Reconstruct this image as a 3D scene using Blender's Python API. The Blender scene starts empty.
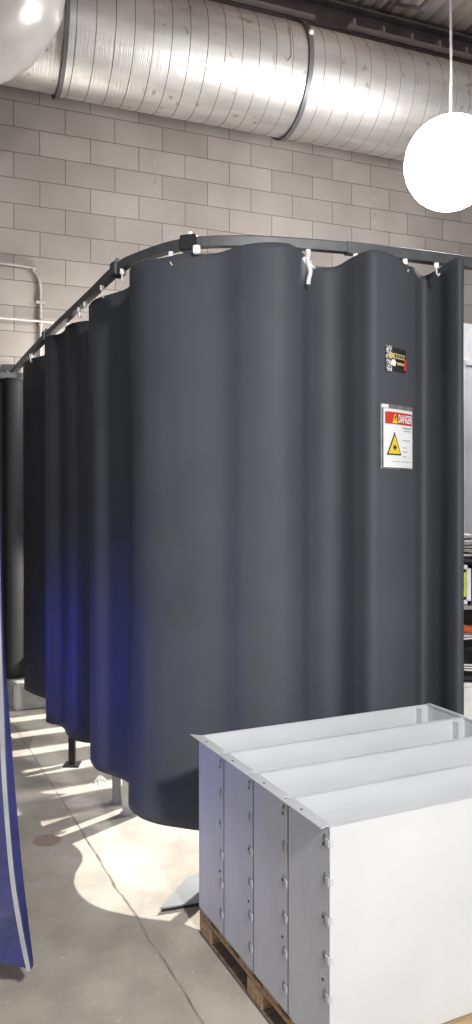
import bpy, bmesh, math, random
from mathutils import Vector, Matrix, noise
random.seed(7)
COL = bpy.context.scene.collection
SC = bpy.context.scene

# ------------------------------------------------------------------ materials
def nt(name):
    m = bpy.data.materials.new(name); m.use_nodes = True
    t = m.node_tree; t.nodes.clear()
    o = t.nodes.new('ShaderNodeOutputMaterial'); b = t.nodes.new('ShaderNodeBsdfPrincipled')
    t.links.new(b.outputs[0], o.inputs[0])
    return m, t, b
def mat(name, c1, rough=.5, metal=0., c2=None, scale=6., bump=0., bscale=60., stretch=(1,1,1), emit=None, spec=.5, detail=6., rvar=0., lo=.35, hi=.65):
    m, t, b = nt(name); N = t.nodes; L = t.links
    tc = N.new('ShaderNodeTexCoord'); mp = N.new('ShaderNodeMapping'); mp.inputs['Scale'].default_value = stretch
    L.new(tc.outputs['Object'], mp.inputs[0])
    n = N.new('ShaderNodeTexNoise'); n.inputs['Scale'].default_value = scale; n.inputs['Detail'].default_value = detail
    L.new(mp.outputs[0], n.inputs['Vector'])
    r = N.new('ShaderNodeValToRGB'); r.color_ramp.elements[0].position = lo; r.color_ramp.elements[1].position = hi
    c2 = c2 or tuple(x * .8 for x in c1)
    r.color_ramp.elements[0].color = (*c2, 1); r.color_ramp.elements[1].color = (*c1, 1)
    L.new(n.outputs['Fac'], r.inputs[0]); L.new(r.outputs[0], b.inputs['Base Color'])
    b.inputs['Roughness'].default_value = rough; b.inputs['Metallic'].default_value = metal
    b.inputs['Specular IOR Level'].default_value = spec
    if rvar:
        mr = N.new('ShaderNodeMapRange'); mr.inputs[3].default_value = rough - rvar; mr.inputs[4].default_value = rough + rvar
        L.new(n.outputs['Fac'], mr.inputs[0]); L.new(mr.outputs[0], b.inputs['Roughness'])
    if bump:
        n2 = N.new('ShaderNodeTexNoise'); n2.inputs['Scale'].default_value = bscale; n2.inputs['Detail'].default_value = 5
        L.new(mp.outputs[0], n2.inputs['Vector'])
        bp = N.new('ShaderNodeBump'); bp.inputs['Strength'].default_value = bump; bp.inputs['Distance'].default_value = .01
        L.new(n2.outputs['Fac'], bp.inputs['Height']); L.new(bp.outputs[0], b.inputs['Normal'])
    if emit:
        b.inputs['Emission Color'].default_value = (*emit[0], 1); b.inputs['Emission Strength'].default_value = emit[1]
    return m

M = {}
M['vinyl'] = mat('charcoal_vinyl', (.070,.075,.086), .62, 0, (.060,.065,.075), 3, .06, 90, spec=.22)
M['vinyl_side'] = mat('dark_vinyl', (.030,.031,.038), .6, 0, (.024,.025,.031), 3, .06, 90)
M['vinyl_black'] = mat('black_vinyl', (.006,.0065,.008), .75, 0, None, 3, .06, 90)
M['seam'] = mat('seam_vinyl', (.036,.037,.041), .5)
M['rail'] = mat('dull_galvanised_rail', (.10,.102,.104), .5, .4, (.075,.078,.08), 14)
M['rail_slot'] = mat('rail_inner', (.5,.5,.5), .35, .6)
M['black'] = mat('black_paint', (.015,.015,.017), .5)
M['nylon'] = mat('white_nylon', (.85,.85,.84), .4)
M['galv'] = mat('galvanised_sheet', (.64,.65,.67), .5, .15, (.54,.55,.575), 5, .08, 40, (1,1,.35), rvar=.08)
M['galv_white'] = mat('bright_coated_sheet', (.66,.67,.67), .5, .05, (.60,.61,.61), 2.5, .05, 30, rvar=.06)
M['galv_in'] = mat('galvanised_inner_sheet', (.66,.67,.69), .45, .2, (.57,.585,.605), 3, .08, 40, (.5,.5,2), rvar=.08)
M['smudge'] = mat('scorched_metal', (.20,.195,.20), .6, .1, (.42,.43,.45), 70)
M['hole'] = mat('dark_hole', (.02,.02,.022), .8)
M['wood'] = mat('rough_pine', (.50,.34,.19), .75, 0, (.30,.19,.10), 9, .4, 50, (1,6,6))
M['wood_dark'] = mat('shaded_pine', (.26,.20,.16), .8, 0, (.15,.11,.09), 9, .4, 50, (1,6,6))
M['steel'] = mat('brushed_steel', (.60,.61,.62), .35, .6, (.48,.49,.5), 12, .1, 50)
M['plate'] = mat('grey_steel_plate', (.33,.35,.355), .45, .2, (.27,.29,.30), 5)
M['greysteel'] = mat('grey_painted_steel', (.30,.31,.32), .45, .2)
M['emt'] = mat('painted_conduit', (.30,.28,.26), .5, .2, (.24,.22,.2), 15)
M['foil'] = mat('glossy_insulation_wrap', (.44,.42,.40), .27, .2, (.35,.335,.32), 2.2, .5, 5)
M['beam'] = mat('primer_brown_steel', (.15,.12,.12), .6, .1, (.10,.08,.085), 5)
M['deck'] = mat('galvanised_roof_deck', (.42,.36,.31), .6, .1, (.33,.28,.24), 4)
M['cream'] = mat('white_painted_pipe', (.38,.34,.33), .5)
M['paper'] = mat('white_card', (.86,.86,.86), .5)
M['red'] = mat('sign_red', (.62,.045,.03), .4)
M['yellow'] = mat('sign_yellow', (.85,.62,.05), .4)
M['sign_black'] = mat('sign_black', (.01,.01,.01), .5)
M['sign_grey'] = mat('sign_grey_print', (.45,.45,.46), .5)
M['sleeve'] = mat('clear_plastic_sleeve', (.20,.205,.21), .15, 0, (.07,.072,.075), 14)
M['tag_dark'] = mat('dark_tag', (.030,.029,.032), .3)
M['gold'] = mat('gold_print', (.62,.47,.20), .45)
M['speck'] = mat('creased_clear_tape', (.62,.60,.58), .2, 0, (.06,.06,.06), 130, lo=.45, hi=.55)
M['blue'] = mat('blue_tarpaulin', (.022,.025,.13), .45, 0, (.012,.013,.06), 6, .15, 30)
M['edge'] = mat('grey_webbing', (.36,.36,.37), .6, 0, (.27,.27,.28), 8)
M['concrete'] = mat('pale_concrete', (.40,.39,.37), .8, 0, (.27,.265,.25), 10, .3, 80)
M['rust'] = mat('rusty_red_cap', (.34,.22,.19), .75, 0, (.27,.20,.175), 18)
M['orange'] = mat('orange_hose', (.55,.11,.03), .45)
M['hivis'] = mat('lime_yellow_plastic', (.62,.75,.05), .4)
M['white_pl'] = mat('white_plastic', (.85,.86,.86), .35)
M['panel_grey'] = mat('grey_partition_panel', (.30,.305,.31), .5, .1, (.26,.265,.27), 3)
M['cloth'] = mat('grey_rag', (.55,.54,.52), .9, 0, (.25,.25,.24), 25)
M['globe'] = mat('glowing_lamp_glass', (1,1,1), .3, emit=((1.,.985,1.), 115.))

def dist_mat_duct(name, seams=True):
    m, t, b = nt(name); N = t.nodes; L = t.links
    tc = N.new('ShaderNodeTexCoord'); mp = N.new('ShaderNodeMapping'); mp.inputs['Scale'].default_value = (1.2, 5, 5)
    L.new(tc.outputs['Object'], mp.inputs[0])
    n = N.new('ShaderNodeTexNoise'); n.inputs['Scale'].default_value = 1.6; n.inputs['Detail'].default_value = 8
    L.new(mp.outputs[0], n.inputs['Vector'])
    r = N.new('ShaderNodeValToRGB'); r.color_ramp.elements[0].position = .3; r.color_ramp.elements[1].position = .7
    r.color_ramp.elements[0].color = (.36,.34,.315,1); r.color_ramp.elements[1].color = (.52,.505,.48,1)
    L.new(n.outputs['Fac'], r.inputs[0])
    # patchy dull stains
    n3 = N.new('ShaderNodeTexNoise'); n3.inputs['Scale'].default_value = 9; n3.inputs['Detail'].default_value = 3
    L.new(tc.outputs['Object'], n3.inputs['Vector'])
    r3 = N.new('ShaderNodeValToRGB'); r3.color_ramp.elements[0].position = .66; r3.color_ramp.elements[1].position = .72
    L.new(n3.outputs['Fac'], r3.inputs[0])
    mx = N.new('ShaderNodeMix'); mx.data_type = 'RGBA'
    L.new(r3.outputs[0], mx.inputs['Factor']); L.new(r.outputs[0], mx.inputs['A']); mx.inputs['B'].default_value = (.27,.255,.23,1)
    L.new(mx.outputs['Result'], b.inputs['Base Color'])
    b.inputs['Metallic'].default_value = .8; b.inputs['Roughness'].default_value = .47
    mp2 = N.new('ShaderNodeMapping'); mp2.inputs['Scale'].default_value = (60, 1.5, 1.5); L.new(tc.outputs['Object'], mp2.inputs[0])
    n2 = N.new('ShaderNodeTexNoise'); n2.inputs['Scale'].default_value = 2; L.new(mp2.outputs[0], n2.inputs['Vector'])
    bp = N.new('ShaderNodeBump'); bp.inputs['Strength'].default_value = .25; bp.inputs['Distance'].default_value = .01
    L.new(n2.outputs['Fac'], bp.inputs['Height']); L.new(bp.outputs[0], b.inputs['Normal'])
    return m
M['duct'] = dist_mat_duct('spiral_duct_metal')
M['duct_seam'] = mat('duct_seam_metal', (.12,.115,.11), .6, .2)
M['ring'] = mat('duct_ring_metal', (.09,.09,.09), .5, .3)

def block_wall():
    m, t, b = nt('painted_block'); N = t.nodes; L = t.links
    tc = N.new('ShaderNodeTexCoord')
    sp = N.new('ShaderNodeSeparateXYZ'); L.new(tc.outputs['Object'], sp.inputs[0])
    cb = N.new('ShaderNodeCombineXYZ'); L.new(sp.outputs['X'], cb.inputs['X']); L.new(sp.outputs['Z'], cb.inputs['Y'])
    nz = N.new('ShaderNodeTexNoise'); nz.inputs['Scale'].default_value = 14
    L.new(tc.outputs['Object'], nz.inputs['Vector'])
    ad = N.new('ShaderNodeVectorMath'); ad.operation = 'MULTIPLY_ADD'; ad.inputs[1].default_value = (.006,.006,0)
    L.new(nz.outputs['Color'], ad.inputs[0]); L.new(cb.outputs[0], ad.inputs[2])
    br = N.new('ShaderNodeTexBrick'); L.new(ad.outputs[0], br.inputs['Vector'])
    br.inputs['Scale'].default_value = 1; br.inputs['Brick Width'].default_value = .406; br.inputs['Row Height'].default_value = .203
    br.inputs['Mortar Size'].default_value = .0038; br.inputs['Mortar Smooth'].default_value = .3; br.offset = .5
    br.inputs['Color1'].default_value = (.27,.243,.218,1); br.inputs['Color2'].default_value = (.215,.192,.172,1); br.inputs['Mortar'].default_value = (.10,.083,.072,1)
    n = N.new('ShaderNodeTexNoise'); n.inputs['Scale'].default_value = 1.3; n.inputs['Detail'].default_value = 8
    L.new(tc.outputs['Object'], n.inputs['Vector'])
    r = N.new('ShaderNodeValToRGB'); r.color_ramp.elements[0].position = .3; r.color_ramp.elements[1].position = .7
    r.color_ramp.elements[0].color = (.78,.76,.74,1); r.color_ramp.elements[1].color = (1.1,1.1,1.1,1)
    L.new(n.outputs['Fac'], r.inputs[0])
    mx = N.new('ShaderNodeMix'); mx.data_type = 'RGBA'; mx.blend_type = 'MULTIPLY'; mx.inputs['Factor'].default_value = 1
    L.new(br.outputs['Color'], mx.inputs['A']); L.new(r.outputs[0], mx.inputs['B']); L.new(mx.outputs['Result'], b.inputs['Base Color'])
    b.inputs['Roughness'].default_value = .8
    n2 = N.new('ShaderNodeTexNoise'); n2.inputs['Scale'].default_value = 90; L.new(tc.outputs['Object'], n2.inputs['Vector'])
    ma = N.new('ShaderNodeMath'); ma.operation = 'MULTIPLY_ADD'; L.new(br.outputs['Fac'], ma.inputs[0]); ma.inputs[1].default_value = -1.2; L.new(n2.outputs['Fac'], ma.inputs[2])
    bp = N.new('ShaderNodeBump'); bp.inputs['Strength'].default_value = .4; bp.inputs['Distance'].default_value = .006
    L.new(ma.outputs[0], bp.inputs['Height']); L.new(bp.outputs[0], b.inputs['Normal'])
    return m
M['block'] = block_wall()

def floor_mat():
    m, t, b = nt('worn_concrete_floor'); N = t.nodes; L = t.links
    tc = N.new('ShaderNodeTexCoord')
    def noi(s, d, st=(1,1,1)):
        mp = N.new('ShaderNodeMapping'); mp.inputs['Scale'].default_value = st; L.new(tc.outputs['Object'], mp.inputs[0])
        n = N.new('ShaderNodeTexNoise'); n.inputs['Scale'].default_value = s; n.inputs['Detail'].default_value = d; L.new(mp.outputs[0], n.inputs['Vector']); return n
    def ramp(n, p0, c0, p1, c1):
        r = N.new('ShaderNodeValToRGB'); e = r.color_ramp.elements
        e[0].position = p0; e[0].color = (*c0, 1); e[1].position = p1; e[1].color = (*c1, 1); L.new(n.outputs['Fac'], r.inputs[0]); return r
    def mul(a, bb):
        mx = N.new('ShaderNodeMix'); mx.data_type = 'RGBA'; mx.blend_type = 'MULTIPLY'; mx.inputs['Factor'].default_value = 1
        L.new(a, mx.inputs['A']); L.new(bb, mx.inputs['B']); return mx.outputs['Result']
    a = ramp(noi(1.7, 10), .3, (.37,.335,.285), .72, (.53,.49,.425))
    c = ramp(noi(7, 6), .35, (.84,.84,.84), .6, (1,1,1))
    d = ramp(noi(60, 4), .62, (1,1,1), .72, (1.35,1.35,1.33))
    e = ramp(noi(2.2, 4, (1, .35, 1)), .4, (.86,.85,.84), .62, (1.04,1.04,1.04))
    L.new(mul(mul(mul(a.outputs[0], c.outputs[0]), d.outputs[0]), e.outputs[0]), b.inputs['Base Color'])
    b.inputs['Roughness'].default_value = .72; b.inputs['Specular IOR Level'].default_value = .3
    bp = N.new('ShaderNodeBump'); bp.inputs['Strength'].default_value = .25; bp.inputs['Distance'].default_value = .004
    L.new(noi(45, 6).outputs['Fac'], bp.inputs['Height']); L.new(bp.outputs[0], b.inputs['Normal'])
    return m
M['floor'] = floor_mat()
M['crack'] = mat('floor_crack', (.15,.13,.11), .9, 0, (.33,.30,.26), 14)

# ------------------------------------------------------------------ helpers
def link(name, bm, m, parent=None, smooth=False, loc=None):
    me = bpy.data.meshes.new(name)
    bmesh.ops.recalc_face_normals(bm, faces=bm.faces[:])
    bm.to_mesh(me); bm.free()
    if smooth:
        for p in me.polygons: p.use_smooth = True
    me.materials.append(m)
    o = bpy.data.objects.new(name, me); COL.objects.link(o)
    if parent: o.parent = parent
    if loc: o.location = loc
    return o
def tag(o, label, cat, group=None, kind=None):
    o['label'] = label; o['category'] = cat
    if group: o['group'] = group
    if kind: o['kind'] = kind
    return o
def empty(name, loc=(0,0,0), rz=0, label=None, cat=None, group=None):
    o = bpy.data.objects.new(name, None); COL.objects.link(o); o.location = loc; o.rotation_euler = (0,0,rz); o.empty_display_size = .1
    if label: tag(o, label, cat, group)
    return o
def struct(name, bm, m, **k):
    o = link(name, bm, m, **k); o['kind'] = 'structure'; return o
def copy_tree(o, parent=None):
    c = o.copy(); COL.objects.link(c)
    if parent: c.parent = parent
    for ch in list(o.children): copy_tree(ch, c)
    return c
def box(bm, x0, x1, y0, y1, z0, z1, mx=None, bev=0):
    r = bmesh.ops.create_cube(bm, size=1)
    vs = r['verts']
    for v in vs: v.co = Vector(((x0+x1)/2 + v.co.x*(x1-x0), (y0+y1)/2 + v.co.y*(y1-y0), (z0+z1)/2 + v.co.z*(z1-z0)))
    if bev:
        es = list({e for v in vs for e in v.link_edges})
        rr = bmesh.ops.bevel(bm, geom=es, offset=bev, segments=2, affect='EDGES', clamp_overlap=True)
        vs = list({v for v in rr['verts']} | {v for v in vs if v.is_valid})
    if mx is not None:
        for v in vs: v.co = mx @ v.co
    return vs
def smooth_path(P, per=10):
    P = [Vector(p) for p in P]; out = []
    for i in range(len(P)-1):
        p0 = P[max(i-1,0)]; p1 = P[i]; p2 = P[i+1]; p3 = P[min(i+2,len(P)-1)]
        for k in range(per):
            t = k/per
            out.append(.5*((2*p1)+(-p0+p2)*t+(2*p0-5*p1+4*p2-p3)*t*t+(-p0+3*p1-3*p2+p3)*t**3))
    out.append(P[-1]); return out
def sweep(bm, pts, prof, up=Vector((0,0,1)), cap=True):
    """profile: list of (side, up) offsets swept along pts"""
    rings = []; n = len(pts)
    for i, p in enumerate(pts):
        t = (pts[min(i+1,n-1)] - pts[max(i-1,0)]).normalized()
        s = t.cross(up)
        if s.length < 1e-4: s = t.cross(Vector((0,1,0)))
        s.normalize(); u = s.cross(t).normalized()
        rings.append([bm.verts.new(p + s*a + u*b) for a, b in prof])
    m = len(prof)
    for i in range(n-1):
        for j in range(m):
            bm.faces.new((rings[i][j], rings[i][(j+1)%m], rings[i+1][(j+1)%m], rings[i+1][j]))
    if cap:
        bm.faces.new(rings[0]); bm.faces.new(rings[-1][::-1])
def circ(r, n=12): return [(r*math.cos(2*math.pi*k/n), r*math.sin(2*math.pi*k/n)) for k in range(n)]
def tube(bm, pts, r, n=12):
    pts = [Vector(p) for p in pts]; N_ = len(pts); u = None; rings = []
    for i, p in enumerate(pts):
        t = (pts[min(i+1,N_-1)] - pts[max(i-1,0)]).normalized()
        if u is None: u = t.orthogonal().normalized()
        else:
            u = u - t*u.dot(t); u = u.normalized() if u.length > 1e-6 else t.orthogonal().normalized()
        w = t.cross(u)
        rings.append([bm.verts.new(p + u*a + w*b) for a, b in circ(r, n)])
    for i in range(N_-1):
        for j in range(n): bm.faces.new((rings[i][j], rings[i][(j+1)%n], rings[i+1][(j+1)%n], rings[i+1][j]))
    bm.faces.new(rings[0]); bm.faces.new(rings[-1][::-1])
def cyl(bm, p0, p1, r, n=16):
    tube(bm, [Vector(p0), Vector(p1)], r, n)
def sphere(bm, c, r, sc=(1,1,1), u=16, v=10):
    res = bmesh.ops.create_uvsphere(bm, u_segments=u, v_segments=v, radius=r)
    for q in res['verts']: q.co = Vector((q.co.x*sc[0], q.co.y*sc[1], q.co.z*sc[2])) + Vector(c)

# ------------------------------------------------------------------ camera
F = 770.; CX = 236.; HY = 505.; EYE = 1.5
cd = bpy.data.cameras.new('camera'); cam = bpy.data.objects.new('camera', cd); COL.objects.link(cam)
cam.location = (0,0,EYE); cam.rotation_euler = (math.radians(90) - math.atan(7/F), 0, 0)
cd.sensor_fit = 'VERTICAL'; cd.sensor_height = 36.; cd.lens = 36*F/1024; cd.clip_start = .02
SC.camera = cam

# wall frame: points run along WD, normal WN faces the room
WD = Vector((.9348,.3552,0)); WN = Vector((.3552,-.9348,0)); WA = math.atan2(.3552,.9348)
W0 = Vector((0,6.81,0))
def wp(s, off=0, z=0): return W0 + WD*s + WN*off + Vector((0,0,z))

# ------------------------------------------------------------------ setting
bm = bmesh.new(); box(bm, -7, 9, -5, 11, -.1, 0); struct('floor', bm, M['floor'])
org = wp(-1.886-.406*16, 0, 4.306-.203*22)
bm = bmesh.new(); box(bm, 0, 16, 0, .2, .16, 6.5)
w = struct('wall_back', bm, M['block']); w.location = org; w.rotation_euler = (0,0,WA)
# corrugated roof deck, ribs running across to the wall
bm = bmesh.new()
prof = []; s = -9.
while s < 9:
    prof += [(s,6.10),(s+.085,6.10),(s+.10,6.16),(s+.135,6.16),(s+.15,6.10)]; s += .15
vv = []
for off in (-.2, 9.5): vv.append([bm.verts.new(wp(a, off, z)) for a, z in prof])
for i in range(len(prof)-1): bm.faces.new((vv[0][i], vv[0][i+1], vv[1][i+1], vv[1][i]))
struct('ceiling', bm, M['deck'])
# vertical control joints in the block wall
for k, (sj, z0, z1) in enumerate(((-.733,.0,4.6),(1.40,.0,4.6))):
    bm = bmesh.new(); box(bm, -.004, .004, -.003, .003, z0, z1)
    o = struct('trim_%d' % (k+1), bm, M['crack']); o.location = wp(sj); o.rotation_euler = (0,0,WA)
# crack across the floor
bm = bmesh.new()
cp = [(-2.1,6.3),(-1.584,5.37),(-1.17,4.5),(-.752,3.62),(-.5,3.07),(-.43,2.93),(-.36,2.79),(-.30,2.64),(-.26,2.57),(-.101,2.225),(.2,1.58),(.9,.1)]
cps = smooth_path([(x,y,0) for x,y in cp], 14); prev = None
for i, p in enumerate(cps):
    t = (cps[min(i+1,len(cps)-1)]-cps[max(i-1,0)]).normalized(); s = Vector((t.y,-t.x,0))
    wdt = .0032 + .0035*abs(noise.noise(Vector((i*.37,0,0)))); p = p + s*.008*noise.noise(Vector((i*.21,3,0)))
    cur = (bm.verts.new(p+s*wdt+Vector((0,0,.0012))), bm.verts.new(p-s*wdt+Vector((0,0,.0012))))
    if prev: bm.faces.new((prev[0],prev[1],cur[1],cur[0]))
    prev = cur
struct('trim_3', bm, M['crack'])

# ------------------------------------------------------------------ roof steel
t = empty('steel_beam', tuple(wp(0,.16,5.74)), WA, 'brown steel beam along the block wall just under the roof deck', 'beam')
bm = bmesh.new(); box(bm,-7,8,-.09,.09,0,.015); link('bottom_flange', bm, M['beam'], t)
bm = bmesh.new(); box(bm,-7,8,-.09,.09,.225,.24); link('top_flange', bm, M['beam'], t)
bm = bmesh.new(); box(bm,-7,8,-.006,.006,.015,.225); link('web', bm, M['beam'], t)
JL = ['brown open web roof joist further left above the large duct', 'brown open web roof joist meeting the beam left of the lamp cord', 'brown open web roof joist meeting the beam right of the lamp cord']
for k, sj in enumerate((-.35, 1.42, 2.35)):
    t = empty('roof_joist', tuple(wp(sj,0,0)), WA, JL[k], 'joist', 'open web roof joists')
    bm = bmesh.new(); box(bm,-.035,.035,-6,-.07,6.045,6.09); link('top_chord', bm, M['beam'], t)
    bm = bmesh.new(); box(bm,-.03,.03,-6,-.75,5.72,5.76); link('bottom_chord', bm, M['beam'], t)
    bm = bmesh.new()
    y = -.3; up = True
    while y > -5.7:
        tube(bm, [(0,y,6.05 if up else 5.74),(0,y-.45,5.74 if up else 6.05)], .016, 8); y -= .45; up = not up
    link('web', bm, M['beam'], t)
t = empty('sprinkler_pipe', tuple(wp(0,.30,5.745)), WA, 'thin pale pipe clipped under the roof beam above the duct', 'pipe')
bm = bmesh.new(); box(bm,-1.1,.62,-.02,.02,-.018,.018, bev=.006); box(bm,.95,4.,-.02,.02,-.018,.018, bev=.006); link('pipe_run', bm, M['cream'], t)
for k in range(9):
    bm = bmesh.new(); box(bm,-.012,.012,-.03,.05,-.02,.045); o = link('clip', bm, M['cream'], t, loc=(1.0+k*.3,0,.02))

# ------------------------------------------------------------------ big spiral duct
DP = 5.6; DH = 4.86; DR = .405
dorg = wp(0, 6.366-DP, DH)
duct = empty('spiral_duct', tuple(dorg), WA, 'large galvanised spiral duct running along the wall under the roof', 'duct')
def duct_piece(s0, s1, R, seams, helix=True):
    bm = bmesh.new(); n = 64; rings = []
    step = .15; prof = [(s0, R)]
    s = math.ceil(s0/step)*step
    if seams:
        while s < s1:
            prof += [(s,R)]; s += step
    prof.append((s1,R))
    for a, r in prof:
        rings.append([bm.verts.new((a + (step*k/n if seams and helix else 0), r*math.cos(2*math.pi*k/n), r*math.sin(2*math.pi*k/n))) for k in range(n)])
    for i in range(len(rings)-1):
        for k in range(n): bm.faces.new((rings[i][k],rings[i][(k+1)%n],rings[i+1][(k+1)%n],rings[i+1][k]))
    return bm
def s_at(px, off=0):   # distance along a line parallel to the wall, seen in direction px
    b = W0 + WN*off; k = (px-CX)/F
    return (k*b.y-b.x)/(WD.x-k*WD.y)
off = 6.366-DP
sA = s_at(60,off); sB = s_at(288,off)
link('plain_section', duct_piece(-6, sA, DR-.012, False), M['duct'], duct, True)
link('spiral_section', duct_piece(sA, sB, DR, True, False), M['duct'], duct, True)
link('spiral_section', duct_piece(sB, 6, DR, True, False), M['duct'], duct, True)
def ringmesh(s, R, w, h):
    bm = bmesh.new(); n = 64; pr = [(-w/2,R-.01),(-w/2,R+h),(w/2,R+h),(w/2,R-.01)]
    rg = [[bm.verts.new((s+a, r*math.cos(2*math.pi*k/n), r*math.sin(2*math.pi*k/n))) for k in range(n)] for a, r in pr]
    for i in range(4):
        for k in range(n): bm.faces.new((rg[i][k],rg[i][(k+1)%n],rg[(i+1)%4][(k+1)%n],rg[(i+1)%4][k]))
    return bm
link('joint_ring', ringmesh(sA, DR, .03, .022), M['ring'], duct)
link('joint_ring', ringmesh(sB, DR, .035, .022), M['ring'], duct)
# thin dark seam lines of the lock seam
bm = bmesh.new(); n = 64
s = math.ceil(sA/.132)*.132
while s < 5.5:
    if abs(s-sB) > .05:
        for (a0, a1) in ((.008,.0125),):
            r = [[bm.verts.new((s+a, q*math.cos(2*math.pi*k/n), q*math.sin(2*math.pi*k/n))) for k in range(n)] for a, q in ((a0-.0015,DR),(a0,DR+.002),(a1-.002,DR+.002),(a1-.0005,DR))]
            for h_ in range(3):
                for k in range(n): bm.faces.new((r[h_][k],r[h_][(k+1)%n],r[h_+1][(k+1)%n],r[h_+1][k]))
    s += .132
link('lock_seam', bm, M['duct_seam'], duct)
# clamp bolt and the hanging wire hook on the duct
bm = bmesh.new(); a = math.radians(215)
def dsurf(s, deg, r=DR+.01):
    a = math.radians(deg); return Vector((s, -r*math.cos(a), r*math.sin(a)))
tube(bm, [dsurf(sB-.16,48), dsurf(sB-.16,20), dsurf(sB-.16,5), dsurf(sB-.16,-8), dsurf(sB-.19,-13), dsurf(sB-.21,-9)], .004, 6)
link('wire_hook', bm, M['cream'], duct)
bm = bmesh.new(); sphere(bm, dsurf(sB+.0,22,DR+.035), .022); link('clamp_bolt', bm, M['cream'], duct, True)
bm = bmesh.new(); sphere(bm, dsurf(sA+.02,40,DR+.03), .022); link('clamp_bolt', bm, M['cream'], duct, True)

# foil-wrapped elbow coming across in front of the duct, upper left
t = empty('insulated_duct_elbow', (-1.42,4.75,4.47), 0, 'shiny grey wrapped duct elbow bulging in front of the large duct at upper left', 'duct')
def elbow(R, cx, cz, br, seed=0, a_end=90):
    bm = bmesh.new(); pts = []
    x_end, z_top = cx, cz
    pts = [Vector((-2.6,0,0)), Vector((-1.8,0,0)), Vector((-1.0,0,0)), Vector((-.5,0,0))]
    for k in range(0, 10): 
        a = -90 + k*10
        pts.append(Vector((-br + br*math.cos(math.radians(a)), 0, br + br*math.sin(math.radians(a)))))
    pts += [Vector((0,0,br+.4)), Vector((0,0,br+.9)), Vector((0,0,br+1.4))]
    ps = smooth_path(pts, 3); n = 48; rings = []
    for i, p in enumerate(ps):
        tt = (ps[min(i+1,len(ps)-1)]-ps[max(i-1,0)]).normalized(); s_ = Vector((0,1,0)); u_ = s_.cross(tt).normalized()
        ring = []
        for k in range(n):
            a = 2*math.pi*k/n; q = p + (s_*math.cos(a)+u_*math.sin(a))*R
            d = (q-p).normalized(); q += d*(.022*noise.noise(q*2.6)+.010*noise.noise(q*7)+.004*noise.noise(q*17))
            ring.append(bm.verts.new(q))
        rings.append(ring)
    for i in range(len(rings)-1):
        for k in range(n): bm.faces.new((rings[i][k],rings[i][(k+1)%n],rings[i+1][(k+1)%n],rings[i+1][k]))
    return bm
link('wrapped_elbow', elbow(.41, 0, 0, .42), M['foil'], t, True)
bm = bmesh.new()
sweep(bm, [Vector((-.55,-.41*math.cos(math.radians(a)),.41*math.sin(math.radians(a)))) *1.0 for a in range(-100,100,8)], [(-.006,-.004),(.006,-.004),(.006,.004),(-.006,.004)])
link('wrap_seam', bm, M['emt'], t)

# ------------------------------------------------------------------ conduits on the wall
t = empty('conduit', tuple(wp(s_at(0,.03),.03,0)), WA, 'painted conduit that bends down the block wall above the curtain rail', 'conduit')
s1 = s_at(41,.03)-s_at(0,.03)
bm = bmesh.new()
tube(bm, smooth_path([(-3,0,3.43),(-1,0,3.42),(s1-.16,0,3.40),(s1-.06,0,3.375),(s1-.01,0,3.30),(s1,0,3.2)],8)+[Vector((s1,0,2.75)),Vector((s1,0,1.2))], .013, 10)
link('tube', bm, M['emt'], t, True)
bm = bmesh.new(); cyl(bm,(s1,0,2.93),(s1,0,3.03),.02); link('coupling', bm, M['emt'], t)
for zz, ss in ((3.43,-.1),(3.12,None)):
    bm = bmesh.new(); x = s1 if ss is None else ss
    if ss is None: box(bm,x-.035,x+.035,-.018,.028,zz-.01,zz+.01)
    else: box(bm,x-.01,x+.01,-.018,.028,zz-.035,zz+.035)
    link('strap', bm, M['emt'], t)
bm = bmesh.new(); cyl(bm,(-3,0,0),(1.3,0,0),.0105,10)
t = link('straight_conduit', bm, M['emt'], None, True, tuple(wp(s_at(0,.06),.065,2.965))); t.rotation_euler = (0,0,WA)
tag(t, 'thin conduit running level across the block wall, passing behind the curtain rail', 'conduit')

# ------------------------------------------------------------------ hanging lamp
t = empty('pendant_lamp', (1.33,4.8,3.62), 0, 'glaring white globe lamp hanging on a cord in front of the duct', 'lamp')
bm = bmesh.new(); sphere(bm,(0,0,0),.28,(1,1,1),32,20); link('globe', bm, M['globe'], t, True)
bm = bmesh.new(); cyl(bm,(0,0,.17),(0,0,.27),.05); link('lamp_holder', bm, M['nylon'], t)
bm = bmesh.new(); tube(bm,[(0,0,.26),(.004,0,.6),(-.003,0,1.2),(0,0,2.46)],.008,8); link('cord', bm, M['cream'], t)

# ------------------------------------------------------------------ curtain rail
RP = [(-1.70,5.93),(-1.41,5.28),(-1.125,4.66),(-.91,4.21),(-.717,3.81),(-.527,3.41),(-.418,3.255),(-.212,3.08),(.016,3.045),(.28,3.08),(.617,3.17),(.98,3.30),(1.30,3.42),(1.75,3.6)]
rail_pts = smooth_path([(x,y,2.54) for x,y in RP], 8)
rail = empty('curtain_rail', (0,0,0), 0, 'dark grey curved ceiling-height rail that carries the charcoal curtain', 'rail')
def rail_sec(i0, i1, nm='rail_section', m='rail', w=.017, z0=-.022, z1=.014):
    bm = bmesh.new(); sweep(bm, rail_pts[i0:i1+1], [(-w,z0),(w,z0),(w,z1),(w*.7,z1+.005),(-w*.7,z1+.005),(-w,z1)])
    return link(nm, bm, M[m], rail)
rail_sec(0, 40); rail_sec(40, 60); rail_sec(60, 76); rail_sec(76, len(rail_pts)-1, w=.02, z0=-.026, z1=.016)
def rail_at(px):
    k = (px-CX)/F; best = None
    for i in range(len(rail_pts)-1):
        a = rail_pts[i]; b = rail_pts[i+1]
        fa = a.x-k*a.y; fb = b.x-k*b.y
        if fa*fb <= 0 and fa != fb:
            t = fa/(fa-fb); return a.lerp(b,t), (b-a).normalized()
    return rail_pts[0], Vector((1,0,0))
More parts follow.
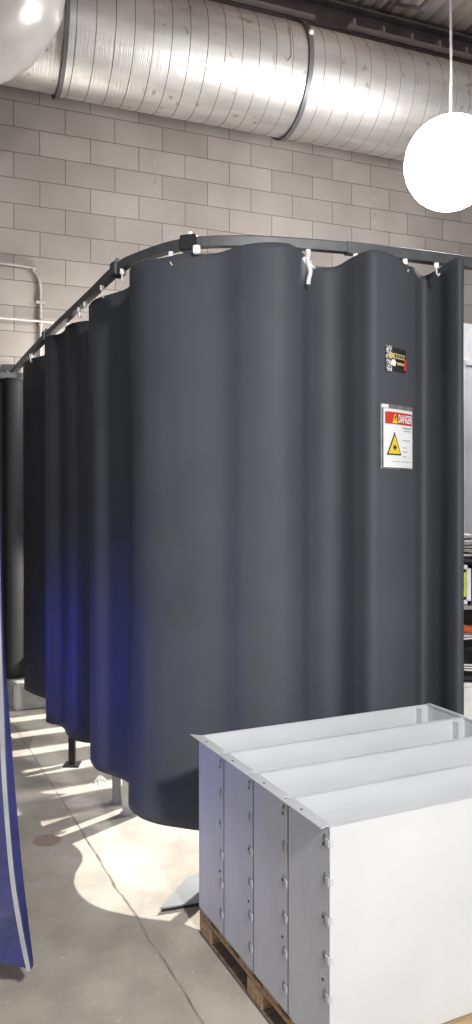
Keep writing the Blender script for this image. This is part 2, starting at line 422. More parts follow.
for px in (47, 118, 190):
    p, d = rail_at(px); a = math.atan2(d.y,d.x)
    bm = bmesh.new(); box(bm,-.035,.035,-.026,.026,-.034,.028,bev=.004)
    o = link('coupler', bm, M['black'] if px == 190 else M['rail'], rail, loc=tuple(p)); o.rotation_euler = (0,0,a)
    bm = bmesh.new(); cyl(bm,(.0,-.0,.026),(.0,0,.044),.01); 
    b = link('bolt', bm, M['nylon'] if px == 190 else M['rail'], o)
p, d = rail_at(197); bm = bmesh.new(); box(bm,-.014,.014,-.028,-.002,-.052,-.018,bev=.003); link('end_clip', bm, M['nylon'], rail, loc=tuple(p))
# upright post that carries the rail on the left run
bm = bmesh.new(); box(bm,-.945-.018,-.945+.018,4.43-.018,4.43+.018,0,2.52); box(bm,-.945,-.945+.03,4.43-.01,4.43+.01,2.49,2.52); link('support_post', bm, M['black'], rail)
bm = bmesh.new(); box(bm,-.99,-.90,4.385,4.475,0,.008); link('base_plate', bm, M['black'], rail)
bm = bmesh.new(); box(bm,.075,.11,3.30,3.335,0,2.56); box(bm,.08,.105,3.06,3.33,2.556,2.568); link('support_post', bm, M['black'], rail)
bm = bmesh.new(); tube(bm,[(-1.70,5.93,2.54),(-1.76,6.04,2.54)],.014,8); box(bm,-1.84,-1.70,6.03,6.10,2.48,2.60); link('wall_bracket', bm, M['rail'], rail)
# back rail, parallel to the wall
t = empty('back_rail', (0,0,0), 0, 'short dark rail at far left that carries the black curtain by the wall', 'rail')
bm = bmesh.new(); sweep(bm, smooth_path([(-1.53,5.83,2.475),(-1.72,5.77,2.47),(-2.1,5.62,2.46),(-2.6,5.43,2.45)],5), [(-.017,-.02),(.017,-.02),(.017,.02),(-.017,.02)]); link('rail_section', bm, M['rail'], t)
bm = bmesh.new(); box(bm,-1.735,-1.715,5.77,6.13,2.485,2.51); link('wall_bracket', bm, M['rail'], t)

# ------------------------------------------------------------------ curtains
ZT = 2.500; ZB = .206
def curtain_fn(P, per=12, amp=1.):
    pts = smooth_path([(x,y,0) for x,y in P], per)
    L = [0]
    for a, b in zip(pts, pts[1:]): L.append(L[-1]+(b-a).length)
    def at(s):
        s = max(0, min(L[-1], s)); lo = 0; hi = len(L)-1
        while hi-lo > 1:
            mid = (lo+hi)//2
            if L[mid] <= s: lo = mid
            else: hi = mid
        t = (s-L[lo])/max(1e-9, L[hi]-L[lo]); p = pts[lo].lerp(pts[hi], t)
        a = pts[max(lo-1,0)]; b = pts[min(hi+1,len(pts)-1)]; d = (b-a).normalized()
        return p, Vector((d.y,-d.x,0))
    def surf(s, z, off=0):
        p, n = at(s)
        k = noise.noise(Vector((s*3.1,z*.55,P[0][0])))*.010*amp + noise.noise(Vector((s*9,z*1.6,5)))*.0022
        q = p + n*(k+off); q.z = z; return q
    return at, surf, L[-1]
def curtain_mesh(surf, Ltot, s0, s1, ztop, zbot, ns, nz=60, sag=None, th=.0):
    bm = bmesh.new(); g = []
    for i in range(ns+1):
        s = s0+(s1-s0)*i/ns; zt = ztop - (sag(s) if sag else 0)
        g.append([bm.verts.new(surf(s, zbot+(zt-zbot)*j/nz, th)) for j in range(nz+1)])
    for i in range(ns):
        for j in range(nz): bm.faces.new((g[i][j],g[i+1][j],g[i+1][j+1],g[i][j+1]))
    return bm
def s_of_px(at, Lt, px, lo=0, hi=None):
    k = (px-CX)/F; hi = hi or Lt; best = None; N_ = 600
    for i in range(N_):
        s = lo+(hi-lo)*i/N_; p,_ = at(s)
        d = abs(p.x-k*p.y)
        if best is None or d < best[0]-1e-6: best = (d,s)
    return best[1]
# (a) front curtain: comes round the corner and along the front
FP = [(-.70,4.03),(-.738,3.93),(-.722,3.86),(-.676,3.76),(-.60,3.68),(-.52,3.60),(-.465,3.49),(-.462,3.36),(-.442,3.265),(-.39,3.175),(-.325,3.12),(-.25,3.085),(-.16,3.055),(-.05,3.03),(.03,2.98),(.11,2.955),(.19,2.96),(.255,3.02),(.30,3.115),(.36,3.18),(.43,3.175),(.49,3.095),(.535,3.045),(.585,3.065),(.655,3.12),(.74,3.215),(.805,3.32),(.855,3.26),(.88,3.17),(.905,3.125),(.93,3.15)]
at1, surf1, L1 = curtain_fn(FP)
hook_px = [105,125,173,243,306,354,403,434]
front = empty('welding_curtain', (0,3.05,.206), 0, 'long charcoal vinyl curtain wrapping the near corner, with warning sign hung on it', 'curtain')
inv = Matrix.Translation((0,-3.05,-.206))
hs = []
for px in (173,196,243,308,354,403,434,459): hs.append(s_of_px(at1, L1, px, .9))
sag_at = [0,.5]+hs
def sag1(s):
    # top edge dips a little between hooks, lifts at the folds that meet the rail
    p,_ = at1(s); d = 0
    for (x,w,a) in ((.315,.05,.028),(.40,.06,.022),(.70,.045,.02),(.80,.05,.020),(-.10,.08,.014),(-.30,.08,.012)):
        d += a*math.exp(-((p.x-x)/w)**2)
    return d - .004
def addl(name, bm, m, parent, smooth=True):
    bm.transform(inv); return link(name, bm, m, parent, smooth)
# vinyl sheet
body = addl('vinyl_sheet', curtain_mesh(surf1, L1, 0, L1, ZT, ZB, 420, 70, sag1), M['vinyl'], front)
mod = body.modifiers.new('thick','SOLIDIFY'); mod.thickness = .003; mod.offset = 1 
addl('bottom_hem', curtain_mesh(surf1, L1, 0, L1, ZB+.035, ZB-.001, 420, 3, None, .0018), M['vinyl'], front)
ss = s_of_px(at1, L1, 268, .9)
addl('panel_seam', curtain_mesh(surf1, L1, ss-.004, ss+.004, ZT, ZB, 3, 70, sag1, .0022), M['seam'], front)
ss2 = s_of_px(at1, L1, 300, .9)
def roller(px, parent, ex=.0, mx=None, long=False, ztop=2.515):
    p, d = rail_at(px); a = math.atan2(d.y,d.x)
    bm = bmesh.new(); sd = Vector((d.y,-d.x,0))*.012
    q = Vector((p.x,p.y,0))+sd
    box(bm,q.x-.009,q.x+.009,q.y-.006,q.y+.006,2.492,2.516,bev=.002)
    tube(bm,[(q.x,q.y,2.492),(q.x,q.y-.006,2.478),(q.x,q.y-.010,2.466),(q.x+.006,q.y-.012,2.456),(q.x+.012,q.y-.010,2.466)],.0035,6)
    if long: tube(bm,smooth_path([(q.x,q.y-.012,2.50),(q.x-.004,q.y-.024,2.46),(q.x+.006,q.y-.028,2.42),(q.x,q.y-.026,2.39),(q.x-.002,q.y-.024,2.37)],5),.009,7)
    if mx: bm.transform(mx)
    return link('cord_tie' if long else 'hook', bm, M['nylon'], parent)
for px in (105,125,173,243,354,403,434): roller(px, front, mx=inv)
o = roller(307, front, mx=inv, long=True); o['label'] = 'longer knotted white cord tie'

# (b) side curtain down the left run
SP = [(-.67,4.17),(-.78,4.17),(-.86,4.20),(-.915,4.25),(-.955,4.33),(-.985,4.42),(-1.03,4.50),(-1.10,4.545),(-1.14,4.60),(-1.135,4.74),(-1.15,4.90),(-1.20,5.06),(-1.29,5.15),(-1.40,5.27),(-1.475,5.38),(-1.50,5.46),(-1.47,5.56)]
at2, surf2, L2 = curtain_fn(SP, amp=.5)
side = empty('welding_curtain', (-1.1,4.7,.206), 0, 'dark vinyl curtain with a blue tint on the receding left run', 'curtain')
inv = Matrix.Translation((1.1,-4.7,-.206))
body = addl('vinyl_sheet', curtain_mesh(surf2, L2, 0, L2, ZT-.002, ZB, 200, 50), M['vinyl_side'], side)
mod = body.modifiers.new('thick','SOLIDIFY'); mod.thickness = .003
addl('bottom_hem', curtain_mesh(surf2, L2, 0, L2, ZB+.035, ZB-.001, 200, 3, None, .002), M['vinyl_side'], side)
for px in (88,82,51,33): roller(px, side, mx=inv)
# (c) black curtain at the back
BP = [(-1.50,5.80),(-1.57,5.82),(-1.63,5.74),(-1.70,5.72),(-1.76,5.78),(-1.84,5.70),(-1.95,5.71),(-2.03,5.60),(-2.15,5.62),(-2.3,5.5),(-2.45,5.52)]
at3, surf3, L3 = curtain_fn([p for p in BP[::-1]], amp=.3)
back = empty('welding_curtain', (-1.8,5.72,.206), 0, 'black curtain hanging at far left in front of the block wall', 'curtain')
inv = Matrix.Translation((1.8,-5.72,-.206))
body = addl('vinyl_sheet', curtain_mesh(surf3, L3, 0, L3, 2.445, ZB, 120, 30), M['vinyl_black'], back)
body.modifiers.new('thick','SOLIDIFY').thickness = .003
for x, y in ((-1.62,5.80),(-1.84,5.72)):
    bm = bmesh.new(); tube(bm,[(x,y,2.46),(x,y-.02,2.43)],.005,6); addl('hook', bm, M['nylon'], back)

# ------------------------------------------------------------------ signs on the curtain
s_sign = s_of_px(at1, L1, 380.5, L1*.62)
def patch(bm, S0, zc, u0, u1, v0, v1, off, nu=24, nv=2):
    g = [[bm.verts.new(surf1(S0+u0+(u1-u0)*i/nu, zc+v0+(v1-v0)*j/nv, off)) for j in range(nv+1)] for i in range(nu+1)]
    for i in range(nu):
        for j in range(nv): bm.faces.new((g[i][j],g[i+1][j],g[i+1][j+1],g[i][j+1]))
def polyp(bm, S0, zc, pts, off):
    tb = bmesh.new(); tb.faces.new([tb.verts.new((u,v,0)) for u,v in pts])
    bmesh.ops.triangulate(tb, faces=tb.faces[:]); bmesh.ops.subdivide_edges(tb, edges=tb.edges[:], cuts=3, use_grid_fill=True)
    mp_ = {q: bm.verts.new(surf1(S0+q.co.x, zc+q.co.y, off)) for q in tb.verts}
    for f in tb.faces: bm.faces.new([mp_[q] for q in f.verts])
    tb.free()
def text_on(S0, zc, body_, u, v, size, off, width=None, bold=0.):
    cu = bpy.data.curves.new('lettering','FONT'); cu.body = body_; cu.size = size; cu.align_x = 'LEFT'; cu.offset = bold; cu.resolution_u = 3
    o = bpy.data.objects.new('lettering', cu); COL.objects.link(o); bpy.context.view_layer.update()
    me = o.evaluated_get(bpy.context.evaluated_depsgraph_get()).to_mesh()
    bm = bmesh.new(); bm.from_mesh(me)
    o.to_mesh_clear(); bpy.data.objects.remove(o); bpy.data.curves.remove(cu)
    xs = [q.co.x for q in bm.verts]; x0, x1 = min(xs), max(xs); k = (width/(x1-x0)) if width else 1
    for q in bm.verts: q.co = surf1(S0+u+(q.co.x-x0)*k, zc+v+q.co.y, off)
    return bm
SW = .203; zs = 1.5-(439-505)/F*3.13; SH = .240
zc = zs - SH/2
sign = empty('warning_sign', tuple(surf1(s_sign+SW/2, zc, .01)), 0, 'white sign with red danger header and yellow triangle, in a clear sleeve on the curtain', 'sign')
inv = Matrix.Translation(-sign.location)
def sg(name, bm, m, smooth=False): 
    bm.transform(inv); return link(name, bm, M[m], sign, smooth)
bm = bmesh.new(); patch(bm, s_sign, zc, -.012, SW+.006, -.006, SH+.014, .006); sg('sleeve', bm, 'sleeve')
bm = bmesh.new(); patch(bm, s_sign, zc, .004, SW-.006, .002, SH-.004, .009); pg = sg('sign_sheet', bm, 'paper')
bm = bmesh.new(); patch(bm, s_sign, zc, .012, SW-.012, .176, .224, .0105); sg('header_band', bm, 'red')
bm = bmesh.new(); polyp(bm, s_sign, zc, [(.050,.179),(.084,.179),(.067,.221)], .0118); sg('header_triangle', bm, 'yellow')
bm = bmesh.new(); polyp(bm, s_sign, zc, [(.0655,.190),(.0685,.190),(.070,.208),(.064,.208)], .0125); sg('header_mark', bm, 'sign_black')
sg('header_lettering', text_on(s_sign, zc, 'DANGER', .088, .184, .045, .0127, .098, .0012), 'paper')
bm = bmesh.new(); polyp(bm, s_sign, zc, [(.020,.052),(.110,.052),(.065,.145)], .0105); sg('triangle_border', bm, 'sign_black')
bm = bmesh.new(); polyp(bm, s_sign, zc, [(.028,.057),(.102,.057),(.065,.133)], .0115); sg('triangle', bm, 'yellow')
bm = bmesh.new()
st = []
for k in range(16):
    a = math.pi*2*k/16; r = .015 if k%2 == 0 else .006
    st.append((.065+r*math.cos(a), .082+r*math.sin(a)))
[polyp(bm, s_sign, zc, [(.065,.082), st[k], st[(k+1)%16]], .0125) for k in range(16)]; sg('burst_symbol', bm, 'sign_black')
bm = bmesh.new()
for (v, a, b, h) in ((.160,.122,.188,.007),(.150,.130,.184,.004),(.112,.122,.178,.0035),(.082,.122,.150,.0035),(.066,.122,.156,.0035),(.046,.122,.144,.0035),(.026,.05,.186,.0015)):
    bm = bmesh.new(); patch(bm, s_sign, zc, a, b, v, v+h, .0105, 4, 1); sg('print_line', bm, 'sign_grey')
bm = bmesh.new(); patch(bm, s_sign, zc, -.008, -.003, -.004, SH+.012, .0075, 2, 8); sg('sleeve_glint_edge', bm, 'steel')  # pale strip painted as a glint along the clear sleeve's edge
bm = bmesh.new(); patch(bm, s_sign, zc, -.006, .030, SH-.002, SH+.012, .0095, 3, 1); sg('sleeve_glint_top', bm, 'nylon')  # white patch painted as a glint at the top of the sleeve
# small maker's tag above the sign
s_tag = s_of_px(at1, L1, 384, L1*.62)
zt0 = 1.5+(505-374)/F*3.10
tg = empty('maker_tag', tuple(surf1(s_tag+.07, zt0+.05, .01)), 0, 'small black tag with gold and red print above the warning sign', 'tag')
inv = Matrix.Translation(-tg.location)
def tgp(name, bm, m): bm.transform(inv); return link(name, bm, M[m], tg)
bm = bmesh.new(); patch(bm, s_tag, zt0, 0, .135, .01, .104, .005); tgp('tag_sheet', bm, 'tag_dark')
bm = bmesh.new(); patch(bm, s_tag, zt0, 0, .034, .006, .108, .008); tgp('clear_tape', bm, 'speck')
bm = bmesh.new(); patch(bm, s_tag, zt0, .014, .122, .060, .080, .009); tgp('gold_band', bm, 'gold')
bm = bmesh.new(); patch(bm, s_tag, zt0, .066, .120, .036, .046, .009); tgp('gold_line', bm, 'gold')
bm = bmesh.new(); polyp(bm, s_tag, zt0, [(.024,.032),(.052,.028),(.06,.045),(.05,.056),(.034,.054)], .0095); tgp('white_emblem', bm, 'nylon')
bm = bmesh.new(); polyp(bm, s_tag, zt0, [(.112,.018),(.132,.020),(.135,.06),(.120,.064)], .0095); tgp('red_mark', bm, 'red')
bm = bmesh.new()
for k in range(6): patch(bm, s_tag, zt0, .05+k*.012, .057+k*.012, .064, .076, .0098, 1, 1)
tgp('dark_print', bm, 'sign_black')

# ------------------------------------------------------------------ sheet metal boxes on the pallet
BO = Vector((.233,1.91,0)); BX = Vector((.904,.428,0)).normalized(); BA = math.atan2(BX.y,BX.x)
BW = .2125; BL = 1.0; BZ0 = .100; BH = .596
LB = ['nearest sheet metal duct box on the pallet, its white long side facing us', 'second sheet metal duct box from the front on the pallet',
      'third sheet metal duct box from the front on the pallet', 'rearmost sheet metal duct box on the pallet, next to the curtain']
def sheet(name, pts_boxes, m, par, bev=0):
    bm = bmesh.new()
    for b in pts_boxes: box(bm, *b, bev=bev)
    return link(name, bm, M[m], par)
def duct_box(i):
    base = BO + Vector((-BX.y, BX.x, 0))*(BW*i); base.z = BZ0
    t = empty('duct_box', tuple(base), BA, LB[i], 'metal box', 'sheet metal duct boxes on the pallet')
    g = .0016; w = BW-.004; th = .0022
    sheet('long_side', [(0,BL,g,g+th,0,BH)], 'galv_white' if i == 0 else 'galv_in', t)
    sheet('long_side', [(0,BL,w-th,w,0,BH)], 'galv_in', t)
    # end panels: left end and right end
    sheet('end_panel', [(0,th,g,w,0,BH)], 'galv', t)
    sheet('end_panel', [(BL-th,BL,g,w,0,BH)], 'galv_in', t)
    sheet('bottom_panel', [(0,BL,g,w,0,.002)], 'galv_in', t)
    # overhanging lip on the left end (mitred) and folded rims
    bm = bmesh.new(); z = BH
    e = .024
    P = [(-e, g - (.004 if i else .0)),(.012,g+.010),(.012,w-.010),(-e,w+(.022 if i == 3 else 0))]
    vb = [bm.verts.new((x,y,z+.0005)) for x,y in P]; vt = [bm.verts.new((x,y,z+.003)) for x,y in P]
    bm.faces.new(vb); bm.faces.new(vt[::-1])
    for k in range(4): bm.faces.new((vb[k],vb[(k+1)%4],vt[(k+1)%4],vt[k]))
    link('top_lip', bm, M['galv_in'], t)
    sheet('rim', [(0,BL,g,g+.0035,BH-.001,BH+.001),(0,BL,w-.0035,w,BH-.001,BH+.001),(BL-.006,BL+.012,g,w,BH-.001,BH+.002)], 'galv_in', t)
    # inner vertical flanges and diagonal gusset at the right end
    sheet('inner_flange', [(BL-.06,BL-.057,w-.035,w-th,.02,BH-.006)], 'galv', t)
    bm = bmesh.new(); cyl(bm,(BL-.002,w*.62,BH-.05),(BL-.02,w*.62,BH-.05),.009,10); link('bolt', bm, M['plate'], t)
    # weld tabs, scorch marks and screw holes on the left end panel
    for k in range(6):
        z = .055+k*.098
        bm = bmesh.new(); box(bm,-.0028,.0,g+.0,g+.016,z,z+.02,bev=.001)
        if i == 0: box(bm,.0,.012,g-.0022,g,z,z+.02,bev=.001)
        link('weld_tab', bm, M['galv'], t)
        bm = bmesh.new(); r = bmesh.ops.create_circle(bm, cap_ends=True, segments=10, radius=.011)
        for q in r['verts']: q.co = Vector((-.0010, g+.020+q.co.y*.9, z+.012+q.co.x*1.5+random.uniform(-.002,.002)))
        link('scorch_mark', bm, M['smudge'], t)
    for k, (yy, z) in enumerate(((.028,.545),(.030,.36),(.030,.20))):
        bm = bmesh.new(); cyl(bm,(-.0014,yy,z),(.001,yy,z),.0042,10); link('screw_hole', bm, M['hole'], t)
    bm = bmesh.new(); cyl(bm,(-.008,w*.6,BH+.0028),(-.008,w*.6,BH+.0036),.004,10); link('screw_hole', bm, M['hole'], t)
    return t
for i in range(4): duct_box(i)

# pallet
base = BO.copy()
pal = empty('wooden_pallet', tuple(base), BA, 'wooden pallet under the sheet metal duct boxes', 'pallet')
PWY = BW*4
for k in range(6):
    y0 = -.045 + k*(PWY+.045-.095)/5
    bm = bmesh.new(); box(bm,.004,1.16,y0,y0+.095,.082,.0985,bev=.0015); link('deck_board', bm, M['wood'], pal)
for x in (.004,.52,1.05):
    bm = bmesh.new(); box(bm,x,x+.095,-.045,PWY,.066,.082,bev=.0015); link('stringer_board', bm, M['wood'], pal)
    for y in (-.045, PWY*.5-.05, PWY-.1):
        bm = bmesh.new(); box(bm,x,x+.09,y,y+.10,.013,.066,bev=.002); link('block', bm, M['wood'], pal)
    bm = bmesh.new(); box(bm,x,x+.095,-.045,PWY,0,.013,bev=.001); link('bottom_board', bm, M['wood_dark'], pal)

# ------------------------------------------------------------------ floor things
t = empty('steel_base_plate', (-.279,2.82,0), math.radians(18), 'flat grey steel plate on the lit floor, partly behind the metal boxes', 'plate')
bm = bmesh.new(); v = [bm.verts.new((x,y,z)) for z in (.012,.018) for x,y in ((0,0),(.42,-.0),(.42,.24),(.155,.20))]
bm.faces.new(v[0:4]); bm.faces.new(v[4:8][::-1])
for k in range(4): bm.faces.new((v[k],v[(k+1)%4],v[4+(k+1)%4],v[4+k]))
link('plate', bm, M['plate'], t)
bm = bmesh.new(); box(bm,.005,.42,.002,.006,.0,.012); link('edge_bar', bm, M['black'], t)
bm = bmesh.new(); box(bm,.30,.36,.10,.16,.0,.012); link('foot', bm, M['black'], t)
bm = bmesh.new(); r = bmesh.ops.create_circle(bm, cap_ends=True, segments=32, radius=.062)
for q in r['verts']: q.co.z = .0015
t = link('floor_cap', bm, M['rust'], None, False, (-.845,3.43,0)); tag(t, 'small round rusty red cap set in the concrete floor', 'floor cap')

# concrete block footing at the back left
bm = bmesh.new(); P = [(-1.61,5.58),(-1.25,5.715),(-1.40,6.15),(-1.87,6.0)]
vb = [bm.verts.new((x,y,0)) for x,y in P]; vt = [bm.verts.new((x,y,.196)) for x,y in P]
bm.faces.new(vb); bm.faces.new(vt[::-1])
for k in range(4): bm.faces.new((vb[k],vb[(k+1)%4],vt[(k+1)%4],vt[k]))
bmesh.ops.bevel(bm, geom=bm.edges[:], offset=.012, segments=2, affect='EDGES')
t = link('concrete_block', bm, M['concrete']); tag(t, 'pale concrete block on the floor below the black curtain', 'concrete block')

# work table behind the curtain, one steel leg showing under the hem
t = empty('equipment_stand', (-.50,3.82,0), math.radians(-63.2)+math.pi/2, 'narrow steel stand behind the curtain, its pale square leg showing under the hem', 'stand')
tm = t.matrix_basis.copy(); ti = (Matrix.Translation(t.location)@Matrix.Rotation(t.rotation_euler.z,4,'Z')).inverted()
def leg(x, y, w, m, h=.70):
    bm = bmesh.new(); box(bm,x-w,x+w,y-w,y+w,.0,h,bev=.003); box(bm,x-w-.012,x+w+.012,y-w-.012,y+w+.012,0,.005)
    bm.transform(ti); return link('leg', bm, M[m], t)
leg(-.525,3.725,.024,'steel'); leg(-.60,3.86,.020,'greysteel',.70); leg(-.43,3.79,.02,'greysteel'); leg(-.49,3.92,.02,'greysteel')
bm = bmesh.new(); vv = [bm.verts.new((x,y,z)) for z in (.70,.72) for x,y in ((-.55,3.69),(-.39,3.77),(-.47,3.95),(-.63,3.88))]
bm.faces.new(vv[0:4]); bm.faces.new(vv[4:8][::-1])
for k in range(4): bm.faces.new((vv[k],vv[(k+1)%4],vv[4+(k+1)%4],vv[4+k]))
bm.transform(ti); link('stand_top', bm, M['greysteel'], t)
# unseen slatted rack, added to cut the lamp light into floor streaks
SD = Vector((.88,.47,0)).normalized()
t = empty('streak_rack', (-.085,5.14,0), math.atan2(SD.y,SD.x), 'unseen low slatted steel rack added inside the curtained cell to streak the lamp light', 'rack')
for k in range(7):
    bm = bmesh.new(); y = -.62+k*.27; box(bm,-.5,.9,y,y+.185,.72,.735); link('slat', bm, M['greysteel'], t)
for x in (-.5,.86):
    bm = bmesh.new(); box(bm,x,x+.04,-.62,1.22,.68,.72); link('rail', bm, M['greysteel'], t)
for x in (-.5,.86):
    for y in (-.62,1.18):
        bm = bmesh.new(); box(bm,x,x+.04,y,y+.04,0,.68); link('leg', bm, M['greysteel'], t)
# zip tie scrap hanging at the hem
bm = bmesh.new(); b = Vector((-.655,3.70,.195))
for k,(dx,dz) in enumerate(((-.028,-.035),(-.008,-.045),(.014,-.045),(.032,-.028))):
    tube(bm, smooth_path([b, b+Vector((dx*.5,-.01,dz*.3)), b+Vector((dx,-.01,dz))],4), .0045, 6)
tag(link('frayed_cord', bm, M['nylon']), 'frayed white cord end hanging below the curtain hem', 'cord')

# ------------------------------------------------------------------ blue tarpaulin curtain, left foreground
blue = empty('blue_curtain', (-.62,2.25,0), 0, 'blue tarpaulin curtain with grey webbing edge cut off at the left of the frame', 'curtain')
def zz(px, py, d): return Vector(((px-CX)/F*d, d, EYE-(py-HY)/F*d))
E0 = [zz(-4,330,2.62),zz(-1,500,2.55),zz(1,600,2.50),zz(4,700,2.45),zz(7,780,2.40),zz(14,870,2.36),zz(22,925,2.33),zz(31,972,2.31)]
Ep = smooth_path(E0, 6)
bm = bmesh.new(); prev = None
for i, p in enumerate(Ep):
    row = []
    f = i/(len(Ep)-1)
    for j in range(13):
        u = j/12
        q = p + Vector((-.62*u, -.30*u+.05*math.sin(u*9+f*1.2)*u, (.07*min(1,f)**6)*u*2 if False else 0))
        if f > .8: q.z += .30*u*(f-.8)/.2
        row.append(bm.verts.new(q))
    if prev:
        for j in range(12): bm.faces.new((prev[j],row[j],row[j+1],prev[j+1]))
    prev = row
o = link('tarpaulin_sheet', bm, M['blue'], None, True); 
def reparent(o, par):
    o.data.transform(Matrix.Translation(-Vector(par.location))); o.parent = par
reparent(o, blue)
bm = bmesh.new(); prev = None
for i, p in enumerate(Ep):
    row = [bm.verts.new(p+Vector((dx,-.008,0))) for dx in (-.016,-.0015)]
    if prev: bm.faces.new((prev[0],row[0],row[1],prev[1]))
    prev = row
reparent(link('webbing_edge', bm, M['edge'], None), blue)
bm = bmesh.new(); prev = None
for i, p in enumerate(Ep):
    f = i/(len(Ep)-1); wv = .022*math.sin(math.pi*min(1,max(0,(f-.35)/.65)))
    row = [bm.verts.new(p+Vector((-.003,.004,0))), bm.verts.new(p+Vector((-.001+wv*.8,.02,.0)))]
    if prev: bm.faces.new((prev[0],row[0],row[1],prev[1]))
    prev = row
reparent(link('folded_edge', bm, M['blue'], None), blue)

# ------------------------------------------------------------------ things past the right end of the curtain
t = empty('shelf_rack', (1.80,5.0,0), 0, 'black shelf rack beyond the right end of the curtain', 'rack')
for z in (.43,.87,1.165):
    bm = bmesh.new(); box(bm,-.5,.6,-.2,.2,z-.022,z); link('shelf', bm, M['black'] if z != .87 else M['panel_grey'], t)
for x in (-.5,.57):
    for y in (-.2,.17):
        bm = bmesh.new(); box(bm,x,x+.03,y,y+.03,0,1.165); link('upright', bm, M['black'], t)
bm = bmesh.new(); box(bm,-.5,.6,.195,.2,.43,1.165); link('back_panel', bm, M['black'], t)
bm = bmesh.new()
for k in range(6):
    pts = [(x, -.14+.02*math.sin(k+x*6), .012+k*.026+.012*math.sin(x*9+k*1.3) - (.05*x if k > 2 else 0)) for x in [i*.05 for i in range(8)]]
    sweep(bm, smooth_path(pts,3), [(-.12,-.004),(.12,-.004),(.12,.004),(-.12,.004)])
t = link('rag_stack', bm, M['cloth'], None, True, (1.30,5.0,1.168)); tag(t, 'loose stack of grey rags on top of the black shelf rack', 'rags')
t = empty('tool_case', (1.365,4.93,.872), 0, 'white case with a lime yellow inner frame on the upper shelf', 'case')
def frame(w,h,b,y0,y1,cz):
    bm = bmesh.new(); box(bm,-w,w,y0,y1,cz-h,cz-h+b,bev=.005); box(bm,-w,w,y0,y1,cz+h-b,cz+h,bev=.005); box(bm,-w,-w+b,y0,y1,cz-h,cz+h,bev=.005); box(bm,w-b,w,y0,y1,cz-h,cz+h,bev=.005); return bm
link('outer_frame', frame(.115,.125,.028,-.09,.05,.127), M['white_pl'], t)
link('inner_frame', frame(.085,.095,.022,-.085,.04,.127), M['hivis'], t)
bm = bmesh.new(); box(bm,-.065,.065,-.03,.04,.05,.2); link('face_panel', bm, M['plate'], t)
bm = bmesh.new(); tube(bm, smooth_path([(0,0,0),(.08,-.02,.02),(.16,.0,.012),(.3,.02,.03),(.42,0,.01)],5), .024, 10)
t = link('orange_hose', bm, M['orange'], None, True, (1.33,4.85,.705)); tag(t, 'orange hose lying across the coiled white cable in the shelf rack', 'hose')
bm = bmesh.new()
for k in range(3): tube(bm, smooth_path([(.18+.17*math.cos(a)*1.0, .02*k-.02+.03*math.sin(a*2), .12+.10*math.sin(a)+.012*k) for a in [i*math.pi/6 for i in range(13)]],3), .006, 6)
t = link('cable_coil', bm, M['white_pl'], None, True, (1.28,4.86,.44)); tag(t, 'coil of white cable standing on the lowest rack shelf', 'cable')
bm = bmesh.new(); box(bm,-.46,.55,-.16,.14,0,.36,bev=.006)  # white bin added where bright lamplit floor shows under the rack
t = empty('lit_floor_bin', (1.80,4.98,0), 0, 'white bin added under the black shelf rack in place of the brightly lit floor', 'bin'); link('bin_body', bm, M['white_pl'], t)
bm = bmesh.new(); box(bm,-.465,.56,-.17,.15,.36,.385,bev=.004); link('bin_lid', bm, M['white_pl'], t)
t = empty('partition_screen', (2.35,5.7,0), math.radians(12), 'light grey framed screen standing behind the shelf rack', 'screen')
bm = bmesh.new(); box(bm,-.72,.9,-.01,.01,.15,2.50); link('screen_panel', bm, M['panel_grey'], t)
bm = bmesh.new(); box(bm,-.74,.92,-.02,.02,2.50,2.54,bev=.004); box(bm,-.76,-.72,-.02,.02,.0,2.54,bev=.004); box(bm,.9,.94,-.02,.02,0,2.54,bev=.004); link('screen_frame', bm, M['steel'], t)
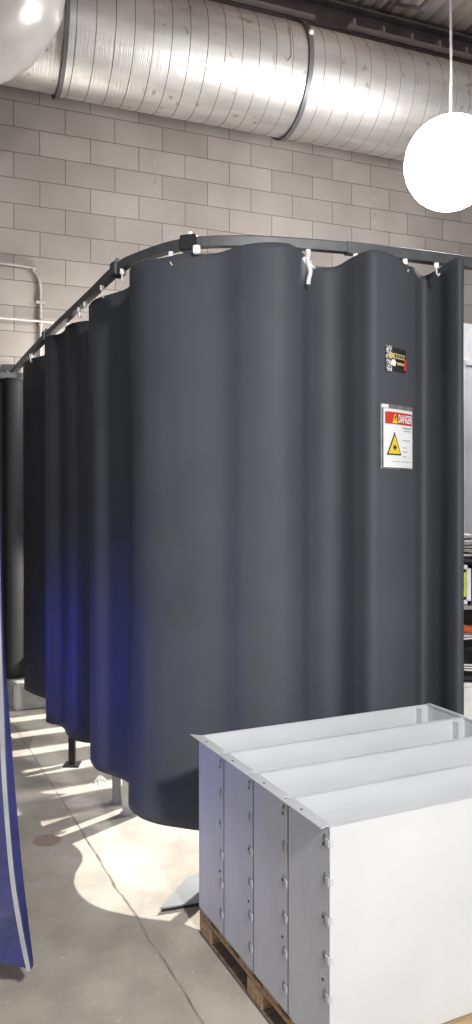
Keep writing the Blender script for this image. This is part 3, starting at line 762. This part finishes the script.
for x in (-.74,.92):
    bm = bmesh.new(); box(bm,x-.02,x+.02,-.2,.2,0,.03); link('foot', bm, M['steel'], t)

bm = bmesh.new(); box(bm,0,1.2,-.012,.012,2.6,3.30,bev=.004)  # white panel added to stand for a brightly lit stretch of wall
t = link('lit_wall_panel', bm, M['white_pl']); t.location = wp(s_at(452,.02),.02,0); t.rotation_euler = (0,0,WA); tag(t, 'white panel added for the brightly lit block wall past the right end of the curtain', 'panel')
# ------------------------------------------------------------------ lights
def light(kind, name, loc, target, energy, color=(1,1,1), **k):
    d = bpy.data.lights.new(name, kind); d.energy = energy; d.color = color
    for a, b in k.items(): setattr(d, a, b)
    o = bpy.data.objects.new(name, d); COL.objects.link(o); o.location = loc
    o.rotation_euler = (Vector(target)-Vector(loc)).to_track_quat('-Z','Y').to_euler(); return o
light('AREA','key_light',(1.75,-2.2,4.3),(0,2.8,.8),88,(1,.985,.96),shape='DISK',size=.4,spread=math.radians(80))
light('AREA','fill_light',(.5,-2.5,2.8),(0,4,1.4),55,(1,.97,.94),shape='RECTANGLE',size=5,size_y=3)
light('SPOT','cell_lamp',(1.7,6.3,2.62),(-.94,4.16,0),2500,(1,.96,.90),spot_size=math.radians(60),spot_blend=.15,shadow_soft_size=.035)
light('POINT','cell_glow',(-1.12,5.93,2.5),(0,0,0),62,(1,.97,.93),shadow_soft_size=.25)
light('AREA','blue_glow',(-3.7,4.0,.35),(-.4,3.85,.62),3.9,(.04,.05,1.),shape='RECTANGLE',size=1.9,size_y=.1,spread=math.radians(36))  # added blue light in place of the tarpaulin's reflection in the vinyl
light('AREA','left_fill',(-3.2,-.5,2.2),(.2,2.6,.6),20,(.93,.95,1.),shape='RECTANGLE',size=2,size_y=2)
wd = bpy.data.worlds.new('world'); SC.world = wd; wd.use_nodes = True
wd.node_tree.nodes['Background'].inputs[0].default_value = (.80,.85,1,1); wd.node_tree.nodes['Background'].inputs[1].default_value = .35
SC.view_settings.view_transform = 'Standard'; SC.view_settings.exposure = 0
SC.cycles.use_denoising = True
SC.cycles.max_bounces = 6
